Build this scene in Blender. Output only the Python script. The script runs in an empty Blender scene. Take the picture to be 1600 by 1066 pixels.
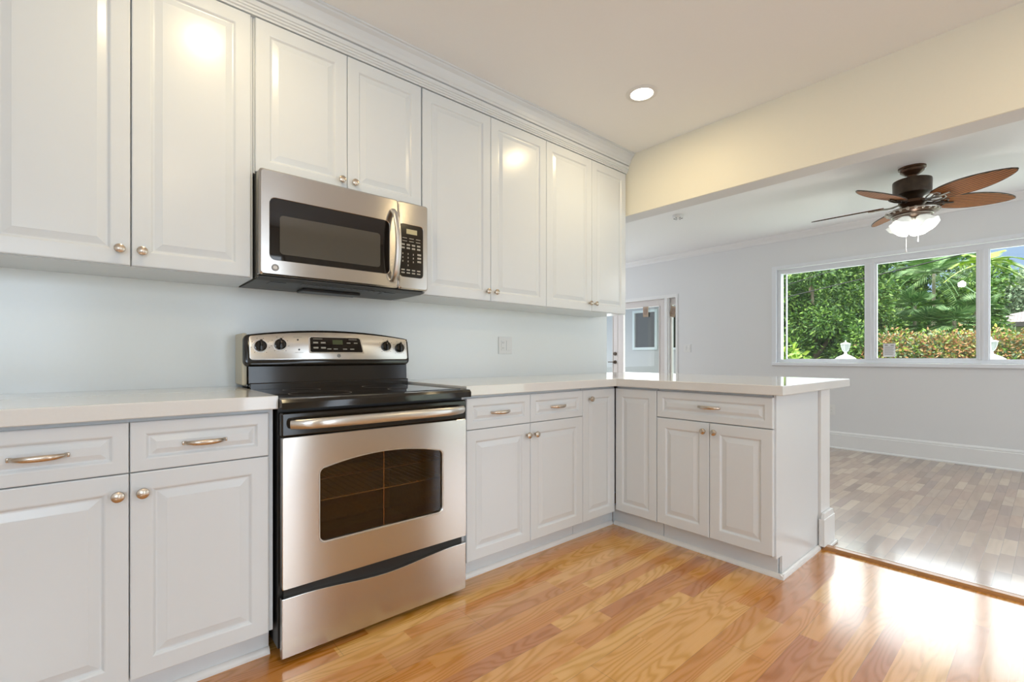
import bpy, bmesh, math, random
from mathutils import Vector, Matrix, Euler
R = math.radians
PI = math.pi
C = bpy.context.scene.collection
sc = bpy.context.scene

# ------------------------------------------------------------------ camera
cd = bpy.data.cameras.new('camera'); cam = bpy.data.objects.new('camera', cd); C.objects.link(cam)
cam.location = (0, -2.43, 1.053)
cam.rotation_euler = (R(90), 0, R(49.35 - 90))
cd.sensor_width = 36; cd.lens = 36 * 728 / 1600
cd.shift_y = 24.7 / 1600
cd.clip_start = 0.02; cd.clip_end = 300
sc.camera = cam
sc.view_settings.view_transform = 'Standard'; sc.view_settings.look = 'None'
sc.view_settings.exposure = 0.0; sc.view_settings.gamma = 1; sc.view_settings.use_curve_mapping = False

# ------------------------------------------------------------------ world: blue sky low down, bright cloud above
w = bpy.data.worlds.new('sky'); sc.world = w; w.use_nodes = True
nt = w.node_tree; N = nt.nodes; L = nt.links; N.clear()
wo = N.new('ShaderNodeOutputWorld'); bg = N.new('ShaderNodeBackground')
tc = N.new('ShaderNodeTexCoord'); sx = N.new('ShaderNodeSeparateXYZ'); L.new(tc.outputs['Generated'], sx.inputs[0])
no = N.new('ShaderNodeTexNoise'); no.inputs['Scale'].default_value = 5; no.inputs['Detail'].default_value = 4
L.new(tc.outputs['Generated'], no.inputs['Vector'])
ma = N.new('ShaderNodeMath'); ma.operation = 'MULTIPLY_ADD'; ma.inputs[1].default_value = .12; ma.inputs[2].default_value = -.06
L.new(no.outputs['Fac'], ma.inputs[0])
ad = N.new('ShaderNodeMath'); ad.operation = 'ADD'; L.new(ma.outputs[0], ad.inputs[0]); L.new(sx.outputs['Z'], ad.inputs[1])
cr = N.new('ShaderNodeValToRGB'); cr.color_ramp.elements[0].position = .20; cr.color_ramp.elements[0].color = (.46, .64, .92, 1)
cr.color_ramp.elements[1].position = .34; cr.color_ramp.elements[1].color = (.96, .98, 1, 1)
st = N.new('ShaderNodeMapRange'); st.inputs['From Min'].default_value = .20; st.inputs['From Max'].default_value = .34
st.inputs['To Min'].default_value = 1.0; st.inputs['To Max'].default_value = 4.0
L.new(ad.outputs[0], cr.inputs[0]); L.new(ad.outputs[0], st.inputs['Value'])
L.new(cr.outputs[0], bg.inputs['Color']); L.new(st.outputs[0], bg.inputs['Strength']); L.new(bg.outputs[0], wo.inputs[0])

# ------------------------------------------------------------------ sun (from behind the house) and daylight at the windows, plus added fill lamps
def light(name, kind, loc, rot, energy, col, size=None, sizey=None, angle=None, shape='RECTANGLE', spread=None):
    d = bpy.data.lights.new(name, kind); d.energy = energy; d.color = col
    if kind == 'AREA':
        d.shape = shape; d.size = size
        if sizey: d.size_y = sizey
        if spread: d.spread = spread
    if angle: d.angle = angle
    o = bpy.data.objects.new(name, d); C.objects.link(o); o.location = loc; o.rotation_euler = rot
    return o
light('sun', 'SUN', (0, 0, 10), (R(38), 0, R(-130)), 4.6, (1, .95, .86), angle=R(2))
light('daylight_at_rear_living_window', 'AREA', (4.75, -4.93, 1.25), (R(90), 0, 0), 27, (.88, .94, 1), 2.3, 1.9)
light('daylight_at_kitchen_window', 'AREA', (1.25, -4.26, 1.17), (R(90), 0, 0), 15, (.80, .90, 1), .5, 2.1)
light('added_fill_rear_left', 'AREA', (-.9, -4.26, 1.5), (R(90), 0, 0), 26, (.74, .87, 1), 1.2, 1.1)  # added fill lamp for the base cabinets, at an invented window
light('daylight_at_far_window', 'AREA', (6.60, -1.52, 1.57), (R(90), 0, R(90)), 17, (.90, .95, 1), 2.7, 1.05)
light('daylight_at_glazed_doors', 'AREA', (6.60, 2.2, 1.1), (R(90), 0, R(90)), 22, (.95, .96, 1), 1.8, 1.7)
light('added_fill_side_living', 'AREA', (4.8, 3.24, 1.5), (R(-90), 0, 0), 19, (.93, .95, 1), 1.9, 1.3)  # added fill lamp to brighten the far wall and living room ceiling
LAMPS = [(2.31, -.885), (.33, -.86), (2.31, -2.95), (.33, -2.95)]

# ------------------------------------------------------------------ materials
def mat(name, col, rough=.5, metal=0, coat=0, spec=.5, emit=None, es=0, coat_rough=.05):
    m = bpy.data.materials.new(name); m.use_nodes = True
    b = m.node_tree.nodes['Principled BSDF']
    b.inputs['Base Color'].default_value = (*col, 1); b.inputs['Roughness'].default_value = rough
    b.inputs['Metallic'].default_value = metal; b.inputs['Specular IOR Level'].default_value = spec
    b.inputs['Coat Weight'].default_value = coat; b.inputs['Coat Roughness'].default_value = coat_rough
    if emit: b.inputs['Emission Color'].default_value = (*emit, 1); b.inputs['Emission Strength'].default_value = es
    return m
def nodes(m): return m.node_tree.nodes, m.node_tree.links, m.node_tree.nodes['Principled BSDF']
def noisy(m, scale=30, amt=.04, bump=.02, vec=(1, 1, 1), bdist=.002):
    N, L, b = nodes(m)
    tc = N.new('ShaderNodeTexCoord'); mp = N.new('ShaderNodeMapping'); mp.inputs['Scale'].default_value = vec
    L.new(tc.outputs['Object'], mp.inputs[0])
    n = N.new('ShaderNodeTexNoise'); n.inputs['Scale'].default_value = scale; n.inputs['Detail'].default_value = 3; L.new(mp.outputs[0], n.inputs['Vector'])
    c = b.inputs['Base Color'].default_value[:3]
    r = N.new('ShaderNodeValToRGB')
    r.color_ramp.elements[0].color = (*[x * (1 - amt) for x in c], 1); r.color_ramp.elements[1].color = (*[min(1, x * (1 + amt)) for x in c], 1)
    L.new(n.outputs['Fac'], r.inputs[0]); L.new(r.outputs[0], b.inputs['Base Color'])
    if bump:
        bp = N.new('ShaderNodeBump'); bp.inputs['Strength'].default_value = bump; bp.inputs['Distance'].default_value = bdist
        L.new(n.outputs['Fac'], bp.inputs['Height']); L.new(bp.outputs[0], b.inputs['Normal'])
    return m
M = {}
M['wall'] = noisy(mat('wall_paint', (.76, .765, .765), .55), 120, .01, .05)
M['splash'] = noisy(mat('satin_wall_paint', (.85, .88, .865), .22), 60, .01, .02)
M['ceil'] = noisy(mat('ceiling_paint', (.93, .94, .94), .7), 90, .01, .03)
M['beam'] = noisy(mat('cream_paint', (.90, .87, .74), .55), 90, .01, .03)
M['cab'] = noisy(mat('cabinet_white', (.735, .77, .79), .24), 20, .008, 0)
M['trim'] = noisy(mat('trim_white', (.82, .82, .81), .3), 20, .01, 0)
M['vinyl'] = noisy(mat('window_vinyl', (.80, .82, .85), .35), 20, .01, 0)
M['counter'] = noisy(mat('quartz', (.77, .77, .75), .07, spec=.6), 180, .02, 0)
M['black'] = noisy(mat('black_enamel', (.014, .010, .006), .12), 40, .1, 0)
M['blackm'] = noisy(mat('black_plastic', (.012, .011, .010), .4), 40, .1, 0)
M['blackglass'] = noisy(mat('black_glass', (.006, .004, .003), .03, spec=.6), 40, .1, 0)
M['screen'] = noisy(mat('grey_screen_glass', (.075, .068, .055), .06, spec=.7), 900, .1, 0)
M['case'] = noisy(mat('dark_grey_case', (.06, .058, .05), .45), 60, .1, 0)
M['nickel'] = noisy(mat('brushed_nickel', (.60, .52, .43), .27, metal=1), 60, .05, 0)
M['chrome'] = noisy(mat('chrome', (.75, .75, .73), .15, metal=1), 60, .02, 0)
M['bronze'] = noisy(mat('dark_bronze', (.065, .045, .03), .35, metal=.6), 25, .5, .2)
M['bronzel'] = noisy(mat('rubbed_bronze', (.10, .05, .025), .35, metal=.5), 25, .5, .2)
M['pewter'] = noisy(mat('silvery_pewter', (.50, .47, .42), .3, metal=.8), 40, .3, .1)
M['white_pl'] = noisy(mat('white_plastic', (.80, .80, .78), .3), 20, .01, 0)
M['ink'] = noisy(mat('grey_ink', (.30, .29, .26), .5), 20, .01, 0)
M['inkd'] = noisy(mat('dark_ink', (.05, .05, .05), .5), 20, .01, 0)
M['legend'] = noisy(mat('pale_legend', (.42, .39, .32), .5), 20, .01, 0)
M['lcd'] = noisy(mat('lcd', (.55, .49, .28), .3), 20, .01, 0)
M['lcdg'] = noisy(mat('green_lcd', (.06, .075, .02), .3), 20, .01, 0)
M['paper'] = noisy(mat('paper', (.80, .80, .80), .6), 20, .01, 0)
M['card'] = noisy(mat('brown_card', (.42, .31, .22), .6), 60, .35, 0)
M['oak_trim'] = noisy(mat('oak_moulding', (.42, .19, .055), .3, coat=.4), 12, .35, .02, (1, .1, 1))
M['stucco'] = noisy(mat('white_stucco', (.80, .80, .82), .8), 60, .04, .2)
M['beige'] = noisy(mat('pinkish_beige_stucco', (.62, .52, .46), .8), 60, .04, .2)
M['fascia'] = noisy(mat('dark_fascia', (.05, .045, .045), .5), 60, .1, 0)
M['grass'] = noisy(mat('lawn', (.10, .18, .04), .9), 8, .5, .4, bdist=.05)
M['trunk'] = noisy(mat('bark', (.24, .19, .14), .9), 12, .5, .5, (1, 1, .3), .03)
M['palm_trunk'] = noisy(mat('pale_palm_bark', (.26, .23, .17), .9), 12, .4, .5, (.3, .3, 3), .03)
M['cable'] = noisy(mat('cable_rubber', (.025, .025, .03), .6), 10, .1, 0)
M['cavity'] = noisy(mat('oven_enamel', (.22, .16, .10), .35), 60, .3, 0)
M['bulb'] = mat('lit_diffuser', (1, 1, 1), .4, emit=(1, .93, .82), es=9)
M['shade'] = mat('lit_frosted_glass', (.9, .93, .9), .3, emit=(.95, 1, .93), es=.5)

def steel(name, axis_vec, col=(.57, .54, .50), rough=.21):
    m = mat(name, col, rough, metal=1); N, L, b = nodes(m)
    b.inputs['Anisotropic'].default_value = .82
    tg = N.new('ShaderNodeTangent'); tg.direction_type = 'RADIAL'; tg.axis = 'Z'; L.new(tg.outputs[0], b.inputs['Tangent'])
    tc = N.new('ShaderNodeTexCoord'); mp = N.new('ShaderNodeMapping'); mp.inputs['Scale'].default_value = axis_vec
    L.new(tc.outputs['Object'], mp.inputs[0])
    n = N.new('ShaderNodeTexNoise'); n.inputs['Scale'].default_value = 1; n.inputs['Detail'].default_value = 4; L.new(mp.outputs[0], n.inputs['Vector'])
    r = N.new('ShaderNodeMapRange'); r.inputs['To Min'].default_value = rough - .012; r.inputs['To Max'].default_value = rough + .012
    L.new(n.outputs['Fac'], r.inputs['Value']); L.new(r.outputs[0], b.inputs['Roughness'])
    b.inputs['Anisotropic Rotation'].default_value = .25
    return m
M['steel'] = steel('brushed_steel', (3, 3, 500))
M['steelc'] = steel('console_steel', (3, 3, 500), (.66, .64, .60), .3)

def glassmat(name, tint, refl=.06, rough=.0):
    m = bpy.data.materials.new(name); m.use_nodes = True; N = m.node_tree.nodes; L = m.node_tree.links; N.clear()
    o = N.new('ShaderNodeOutputMaterial'); t = N.new('ShaderNodeBsdfTransparent'); t.inputs[0].default_value = (*tint, 1)
    g = N.new('ShaderNodeBsdfGlossy'); g.inputs['Roughness'].default_value = rough; g.inputs[0].default_value = (1, 1, 1, 1)
    f = N.new('ShaderNodeFresnel'); f.inputs[0].default_value = 1.5; mx = N.new('ShaderNodeMixShader')
    ge = N.new('ShaderNodeNewGeometry'); iv = N.new('ShaderNodeMath'); iv.operation = 'SUBTRACT'; iv.inputs[0].default_value = 1; L.new(ge.outputs['Backfacing'], iv.inputs[1])
    mu = N.new('ShaderNodeMath'); mu.operation = 'MULTIPLY'; L.new(f.outputs[0], mu.inputs[0]); L.new(iv.outputs[0], mu.inputs[1])
    L.new(mu.outputs[0], mx.inputs[0]); L.new(t.outputs[0], mx.inputs[1]); L.new(g.outputs[0], mx.inputs[2]); L.new(mx.outputs[0], o.inputs[0])
    return m
M['glass'] = glassmat('window_glass', (.96, .98, .97))
M['ovenglass'] = glassmat('brown_oven_glass', (.80, .66, .47))
M['dimglass'] = noisy(mat('dark_pane', (.035, .04, .03), .08, spec=.25), 10, .3, 0)

def planks(name, width, length, cols, grain, rough, coat, gap=.0012, every=1, contour=34, seed=0., coat_rough=.06, gapdark=.45):
    m = mat(name, (1, 1, 1), rough, coat=coat, coat_rough=coat_rough); N, L, b = nodes(m); b.inputs['Coat IOR'].default_value = 1.68
    def math_(op, a, bb=None, c=None):
        n = N.new('ShaderNodeMath'); n.operation = op
        for i, v in enumerate((a, bb, c)):
            if v is None: continue
            if isinstance(v, (int, float)): n.inputs[i].default_value = v
            else: L.new(v, n.inputs[i])
        return n.outputs[0]
    tc = N.new('ShaderNodeTexCoord'); s = N.new('ShaderNodeSeparateXYZ'); L.new(tc.outputs['Object'], s.inputs[0])
    X, Y = s.outputs['X'], s.outputs['Y']
    yr = math_('DIVIDE', Y, width); row = math_('FLOOR', yr)
    wn = N.new('ShaderNodeTexWhiteNoise'); wn.noise_dimensions = '1D'; L.new(math_('ADD', row, 7.3 + seed), wn.inputs['W'])
    xo = math_('MULTIPLY_ADD', wn.outputs['Value'], 9.7, math_('DIVIDE', X, length)); col = math_('FLOOR', xo)
    wn2 = N.new('ShaderNodeTexWhiteNoise'); wn2.noise_dimensions = '2D'
    cb = N.new('ShaderNodeCombineXYZ'); L.new(row, cb.inputs[0]); L.new(col, cb.inputs[1]); L.new(cb.outputs[0], wn2.inputs['Vector'])
    rp = N.new('ShaderNodeValToRGB'); e = rp.color_ramp.elements
    e[0].position = 0; e[0].color = (*cols[0], 1); e[1].position = 1; e[1].color = (*cols[-1], 1)
    for i, c in enumerate(cols[1:-1]):
        q = e.new((i + 1) / (len(cols) - 1)); q.color = (*c, 1)
    L.new(wn2.outputs['Value'], rp.inputs[0])
    # cathedral grain: contour lines of a stretched noise, different in every board
    cv = N.new('ShaderNodeCombineXYZ'); L.new(math_('MULTIPLY', X, 1.3), cv.inputs[0]); L.new(math_('MULTIPLY', Y, 8), cv.inputs[1])
    L.new(math_('MULTIPLY', wn2.outputs['Value'], 57.), cv.inputs[2])
    nz = N.new('ShaderNodeTexNoise'); nz.inputs['Scale'].default_value = 1; nz.inputs['Detail'].default_value = 2.0; nz.inputs['Roughness'].default_value = .35; L.new(cv.outputs[0], nz.inputs['Vector'])
    sn = math_('SINE', math_('MULTIPLY', nz.outputs['Fac'], contour * 2.))
    sn = math_('MULTIPLY_ADD', sn, .5, .5); sn = math_('POWER', sn, 2.2)
    cf = N.new('ShaderNodeCombineXYZ'); L.new(math_('MULTIPLY', X, 8), cf.inputs[0]); L.new(math_('MULTIPLY', Y, 260), cf.inputs[1])
    nf = N.new('ShaderNodeTexNoise'); nf.inputs['Scale'].default_value = 1; nf.inputs['Detail'].default_value = 2; L.new(cf.outputs[0], nf.inputs['Vector'])
    g = math_('ADD', math_('MULTIPLY', sn, grain), math_('MULTIPLY', nf.outputs['Fac'], grain * .7))
    # seams
    yb = math_('DIVIDE', Y, width * every); fy = math_('FRACT', yb); ey = math_('MULTIPLY', math_('MINIMUM', fy, math_('SUBTRACT', 1, fy)), width * every)
    xb = math_('ADD', math_('DIVIDE', X, length if every == 1 else 1.29), math_('MULTIPLY', math_('FLOOR', yb), .37)) if every > 1 else xo
    fx = math_('FRACT', xb); ex = math_('MULTIPLY', math_('MINIMUM', fx, math_('SUBTRACT', 1, fx)), length if every == 1 else 1.29)
    ed = math_('LESS_THAN', math_('MINIMUM', ex, ey), gap)
    dk = math_('SUBTRACT', math_('SUBTRACT', 1, g), math_('MULTIPLY', ed, gapdark))
    mx = N.new('ShaderNodeVectorMath'); mx.operation = 'SCALE'; L.new(rp.outputs[0], mx.inputs[0]); L.new(dk, mx.inputs['Scale'])
    # grain darkening is warmer than plain darkening
    hs = N.new('ShaderNodeHueSaturation'); L.new(mx.outputs[0], hs.inputs['Color'])
    L.new(math_('MULTIPLY_ADD', g, .5, 1), hs.inputs['Saturation']); L.new(hs.outputs[0], b.inputs['Base Color'])
    # every board lies at a very slightly different tilt
    ht = math_('ADD', math_('MULTIPLY', ed, -.6), math_('MULTIPLY', nf.outputs['Fac'], .12))
    bp = N.new('ShaderNodeBump'); bp.inputs['Strength'].default_value = .12; bp.inputs['Distance'].default_value = .001
    L.new(ht, bp.inputs['Height']); L.new(bp.outputs[0], b.inputs['Normal']); L.new(bp.outputs[0], b.inputs['Coat Normal'])
    return m
M['oak'] = planks('oak_laminate', .06667, .82, [(.55, .22, .08), (.70, .33, .10), (.86, .49, .165), (.70, .31, .092), (.88, .52, .18), (.53, .205, .075)], .20, .26, .9, contour=58, coat_rough=.13, gapdark=.25, every=3)
M['parquet'] = planks('grey_brown_parquet', .056, .31, [(.24, .155, .11), (.46, .33, .235), (.34, .225, .16), (.56, .43, .32), (.27, .185, .15), (.42, .28, .20)], .10, .28, .7, contour=22, seed=3.1, coat_rough=.10)
def leafmat(name, c1, c2, c3, rough=.45):
    m = mat(name, c1, rough); N, L, b = nodes(m)
    g = N.new('ShaderNodeNewGeometry'); r = N.new('ShaderNodeValToRGB'); e = r.color_ramp.elements
    e[0].color = (*c1, 1); e[1].color = (*c3, 1); q = e.new(.55); q.color = (*c2, 1)
    L.new(g.outputs['Random Per Island'], r.inputs[0]); L.new(r.outputs[0], b.inputs['Base Color'])
    b.inputs['Subsurface Weight'].default_value = 0
    return m
M['leaf_dark'] = leafmat('deep_green_leaves', (.03, .085, .02), (.09, .20, .035), (.26, .42, .07))
M['leaf_mid'] = leafmat('green_leaves', (.05, .13, .03), (.13, .27, .05), (.34, .50, .10))
M['leaf_lime'] = leafmat('yellow_green_leaves', (.12, .26, .03), (.30, .46, .06), (.58, .66, .12))
M['leaf_palm'] = leafmat('blue_green_fronds', (.06, .15, .05), (.15, .29, .10), (.33, .47, .20))
M['leaf_rust'] = leafmat('rust_and_green_leaves', (.38, .15, .06), (.48, .27, .13), (.30, .38, .12))
M['leaf_grey'] = leafmat('grey_green_leaves', (.10, .17, .09), (.22, .32, .18), (.40, .48, .30))
mr = mat('grey_roof_tiles', (.30, .25, .25), .8); N_, L_, b_ = nodes(mr)
tcx = N_.new('ShaderNodeTexCoord'); br = N_.new('ShaderNodeTexBrick'); br.inputs['Scale'].default_value = 3; br.inputs['Color1'].default_value = (.34, .28, .28, 1); br.inputs['Color2'].default_value = (.25, .2, .2, 1); br.inputs['Mortar'].default_value = (.13, .11, .11, 1)
L_.new(tcx.outputs['Object'], br.inputs['Vector']); L_.new(br.outputs[0], b_.inputs['Base Color']); M['roof'] = mr
# wicker palm-leaf blades: dark ribs running out along the blade
mb = mat('woven_brown_blade', (.25, .1, .04), .6, spec=.25); N_, L_, b_ = nodes(mb)
tcx = N_.new('ShaderNodeTexCoord'); wv = N_.new('ShaderNodeTexWave'); wv.bands_direction = 'Y'; wv.inputs['Scale'].default_value = 14; wv.inputs['Distortion'].default_value = .8; wv.inputs['Detail Scale'].default_value = .6
wz = N_.new('ShaderNodeTexNoise'); wz.inputs['Scale'].default_value = 60
rr = N_.new('ShaderNodeValToRGB'); rr.color_ramp.elements[0].color = (.03, .011, .005, 1); rr.color_ramp.elements[1].color = (.42, .15, .035, 1)
mm_ = N_.new('ShaderNodeMath'); mm_.operation = 'MULTIPLY_ADD'; mm_.inputs[1].default_value = .35; L_.new(tcx.outputs['Object'], wv.inputs[0]); L_.new(tcx.outputs['Object'], wz.inputs[0])
L_.new(wz.outputs['Fac'], mm_.inputs[0]); L_.new(wv.outputs['Fac'], mm_.inputs[2]); L_.new(mm_.outputs[0], rr.inputs[0]); L_.new(rr.outputs[0], b_.inputs['Base Color'])
bpx = N_.new('ShaderNodeBump'); bpx.inputs['Strength'].default_value = .5; bpx.inputs['Distance'].default_value = .003; L_.new(wv.outputs['Fac'], bpx.inputs['Height']); L_.new(bpx.outputs[0], b_.inputs['Normal'])
M['wicker'] = mb

# ------------------------------------------------------------------ mesh helpers
class MB:
    def __init__(s): s.bm = bmesh.new()
    def box(s, x0, x1, y0, y1, z0, z1, bev=0, seg=2, mi=0):
        x0, x1 = sorted((x0, x1)); y0, y1 = sorted((y0, y1)); z0, z1 = sorted((z0, z1))
        v = [s.bm.verts.new(p) for p in ((x0, y0, z0), (x1, y0, z0), (x1, y1, z0), (x0, y1, z0), (x0, y0, z1), (x1, y0, z1), (x1, y1, z1), (x0, y1, z1))]
        fs = [s.bm.faces.new([v[i] for i in q]) for q in ((0, 3, 2, 1), (4, 5, 6, 7), (0, 1, 5, 4), (1, 2, 6, 5), (2, 3, 7, 6), (3, 0, 4, 7))]
        if bev:
            es = list({e for f in fs for e in f.edges})
            bmesh.ops.bevel(s.bm, geom=es, offset=min(bev, .49 * min(x1 - x0, y1 - y0, z1 - z0)), segments=seg, profile=.5, affect='EDGES')
        return s
    def prism(s, pts, axis, a, b, bev=0):
        # pts: closed 2-D outline in the plane normal to axis ('x': (y,z), 'y': (x,z), 'z': (x,y))
        def P(p, t): return {'x': (t, p[0], p[1]), 'y': (p[0], t, p[1]), 'z': (p[0], p[1], t)}[axis]
        A = [s.bm.verts.new(P(p, a)) for p in pts]; B = [s.bm.verts.new(P(p, b)) for p in pts]; n = len(pts)
        fs = [s.bm.faces.new(A), s.bm.faces.new(B[::-1])]
        for i in range(n): fs.append(s.bm.faces.new((A[i], B[i], B[(i + 1) % n], A[(i + 1) % n])))
        bmesh.ops.recalc_face_normals(s.bm, faces=fs)
        if bev:
            es = list({e for f in fs[:2] for e in f.edges})
            bmesh.ops.bevel(s.bm, geom=es, offset=bev, segments=2, profile=.5, affect='EDGES')
        return s
    def lathe(s, prof, c=(0, 0, 0), n=32, ax='z', caps=True):
        rings = []
        for r, t in prof:
            ring = []
            for i in range(n):
                a = 2 * PI * i / n; p = (r * math.cos(a), r * math.sin(a), t)
                if ax == 'y': p = (p[0], -t, p[1])      # +t towards -y
                if ax == 'x': p = (t, p[0], p[1])
                ring.append(s.bm.verts.new((p[0] + c[0], p[1] + c[1], p[2] + c[2])))
            rings.append(ring)
        fs = []
        for A, B in zip(rings, rings[1:]):
            for i in range(n): fs.append(s.bm.faces.new((A[i], A[(i + 1) % n], B[(i + 1) % n], B[i])))
        if caps:
            fs.append(s.bm.faces.new(rings[0])); fs.append(s.bm.faces.new(rings[-1][::-1]))
        bmesh.ops.recalc_face_normals(s.bm, faces=fs)
        return s
    def tube(s, pts, r, n=10, r2=None, up=(0, 0, 1)):
        # r: radius or list of radii; r2 : second radius (flattened section)
        pts = [Vector(p) for p in pts]; k = len(pts)
        rs = r if isinstance(r, (list, tuple)) else [r] * k
        r2s = rs if r2 is None else (r2 if isinstance(r2, (list, tuple)) else [r2] * k)
        rings = []
        for i, p in enumerate(pts):
            t = (pts[min(i + 1, k - 1)] - pts[max(i - 1, 0)]).normalized()
            u = Vector(up)
            if abs(u.dot(t)) > .95: u = Vector((1, 0, 0))
            a = t.cross(u).normalized(); b = a.cross(t).normalized()
            rings.append([s.bm.verts.new(p + a * rs[i] * math.cos(2 * PI * j / n) + b * r2s[i] * math.sin(2 * PI * j / n)) for j in range(n)])
        fs = []
        for A, B in zip(rings, rings[1:]):
            for i in range(n): fs.append(s.bm.faces.new((A[i], A[(i + 1) % n], B[(i + 1) % n], B[i])))
        fs.append(s.bm.faces.new(rings[0][::-1])); fs.append(s.bm.faces.new(rings[-1]))
        bmesh.ops.recalc_face_normals(s.bm, faces=fs)
        return s
    def rings(s, loops, cap_last=True, cap_first=False):
        R_ = [[s.bm.verts.new(p) for p in lp] for lp in loops]; n = len(R_[0]); fs = []
        for A, B in zip(R_, R_[1:]):
            for i in range(n): fs.append(s.bm.faces.new((A[i], A[(i + 1) % n], B[(i + 1) % n], B[i])))
        if cap_last: fs.append(s.bm.faces.new(R_[-1]))
        if cap_first: fs.append(s.bm.faces.new(R_[0][::-1]))
        bmesh.ops.recalc_face_normals(s.bm, faces=fs)
        return s
    def xf(s, mtx): bmesh.ops.transform(s.bm, matrix=mtx, verts=s.bm.verts[:]); return s
    def build(s, name, m, parent=None, smooth=None, loc=None, rot=None):
        me = bpy.data.meshes.new(name); s.bm.to_mesh(me); s.bm.free(); me.materials.append(m)
        if smooth:
            me.polygons.foreach_set('use_smooth', [True] * len(me.polygons))
            try: me.set_sharp_from_angle(angle=R(smooth))
            except Exception: pass
        o = bpy.data.objects.new(name, me); C.objects.link(o)
        if parent: o.parent = parent
        if loc: o.location = loc
        if rot: o.rotation_euler = rot
        return o
def tag(o, label=None, cat=None, group=None, kind=None):
    if label: o['label'] = label
    if cat: o['category'] = cat
    if group: o['group'] = group
    if kind: o['kind'] = kind
    return o
def thing(name, label, cat, loc=(0, 0, 0), rz=0, group=None):
    o = bpy.data.objects.new(name, None); C.objects.link(o); o.empty_display_size = .1
    o.location = loc; o.rotation_euler = (0, 0, rz); return tag(o, label, cat, group)
def struct(name, mb, m, parent=None, smooth=None):
    o = mb.build(name, m, parent, smooth)
    if not parent: o['kind'] = 'structure'
    return o
def copy_tree(o, parent=None):
    c = o.copy(); C.objects.link(c)
    if parent: c.parent = parent
    for ch in list(o.children): copy_tree(ch, c)
    return c
def rrect(x0, x1, z0, z1, r, n=5, arch=0):
    # rounded rectangle outline (x,z), counter-clockwise, optional arched top
    pts = []
    for cx, cz, a0 in ((x1 - r, z0 + r, -90), (x1 - r, z1 - r, 0), (x0 + r, z1 - r, 90), (x0 + r, z0 + r, 180)):
        if a0 == 90 and arch:
            k = 14
            for j in range(1, k): 
                t = j / k; pts.append((x1 - r - t * (x1 - x0 - 2 * r), z1 + arch * (1 - (2 * t - 1) ** 2)))
        for i in range(n + 1):
            a = R(a0 + 90 * i / n); pts.append((cx + r * math.cos(a), cz + r * math.sin(a)))
    return pts

# ------------------------------------------------------------------ room shell
CE = 2.567; FX = 6.33
struct('floor_kitchen', MB().box(-1.7, 2.985, -4.4, .12, -.08, 0), M['oak'])
struct('floor_living', MB().box(2.985, FX + .05, -5.1, 3.4, -.08, 0), M['parquet'])
struct('ceiling', MB().box(-1.8, FX + .25, -5.2, 3.5, CE, CE + .2), M['ceil'])
wb = MB().box(-1.7, 3.126, 0, .12, 0, CE)
struct('wall_back', wb, M['splash'])
struct('wall_left', MB().box(-1.8, -1.7, -4.5, .12, 0, CE), M['wall'])
# rear kitchen wall with a window hole x .95..1.55, z 0..2.25
mb_ = MB().box(-1.8, -1.55, -4.5, -4.3, 0, CE).box(-.25, .95, -4.5, -4.3, 0, CE).box(1.55, 3.1, -4.5, -4.3, 0, CE).box(.95, 1.55, -4.5, -4.3, 2.25, CE).box(-1.55, -.25, -4.5, -4.3, 0, .9).box(-1.55, -.25, -4.5, -4.3, 2.1, CE)
struct('wall_rear', mb_, M['wall'])
mb_ = MB().box(3.0, 3.6, -5.15, -5.0, 0, CE).box(5.9, FX, -5.15, -5.0, 0, CE).box(3.6, 5.9, -5.15, -5.0, 2.2, CE).box(3.6, 5.9, -5.15, -5.0, 0, .25).box(3.0, 3.1, -5.0, -4.3, 0, CE)
struct('wall_right', mb_, M['wall'])
struct('wall_side', MB().box(3.0, 3.8, 3.3, 3.4, 0, CE).box(5.8, FX, 3.3, 3.4, 0, CE).box(3.8, 5.8, 3.3, 3.4, 0, .8).box(3.8, 5.8, 3.3, 3.4, 2.2, CE).box(3.0, 3.126, .12, 3.3, 0, CE), M['wall'])
# dropped beam between kitchen and living room
bm_ = struct('beam', MB().box(2.95, 2.962, -4.3, 0, 2.118, CE), M['beam']); bm_['kind'] = 'structure'
MB().box(2.962, 3.105, -4.3, 0, 2.118, CE).build('living_side', M['wall'], bm_)
# far wall with window hole and door hole
WY0, WY1, WZ0, WZ1 = -2.93, -.125, .965, 2.165
DY0, DY1, DZ1 = 1.19, 3.2, 1.985
wf = MB()
wf.box(FX, FX + .18, -5.15, WY0, 0, CE).box(FX, FX + .18, WY1, DY0, 0, CE).box(FX, FX + .18, DY1, 3.4, 0, CE)
wf.box(FX, FX + .18, WY0, WY1, 0, WZ0).box(FX, FX + .18, WY0, WY1, WZ1, CE).box(FX, FX + .18, DY0, DY1, DZ1, CE)
struct('wall_far', wf, M['wall'])
# baseboard with a moulded cap
def base_prof(d, h, x0):   # (x,z) outline of a board standing against x0, projecting towards -x
    return [(x0, 0), (x0 - d - .008, 0), (x0 - d - .008, .012), (x0 - d, .02), (x0 - d, h - .035), (x0 - d * .65, h - .03), (x0 - d * .75, h - .018), (x0 - d * .4, h - .006), (x0 - .002, h), (x0, h)]
struct('baseboard_far', MB().prism(base_prof(.018, .195, FX), 'y', -5.0, DY0 - .0), M['trim'])
struct('trim_1', MB().prism([(FX, CE - .075), (FX - .012, CE - .075), (FX - .02, CE - .05), (FX - .045, CE - .02), (FX - .05, CE - .012), (FX - .05, CE), (FX, CE)], 'y', -5.0, 3.3), M['trim'])
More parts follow.
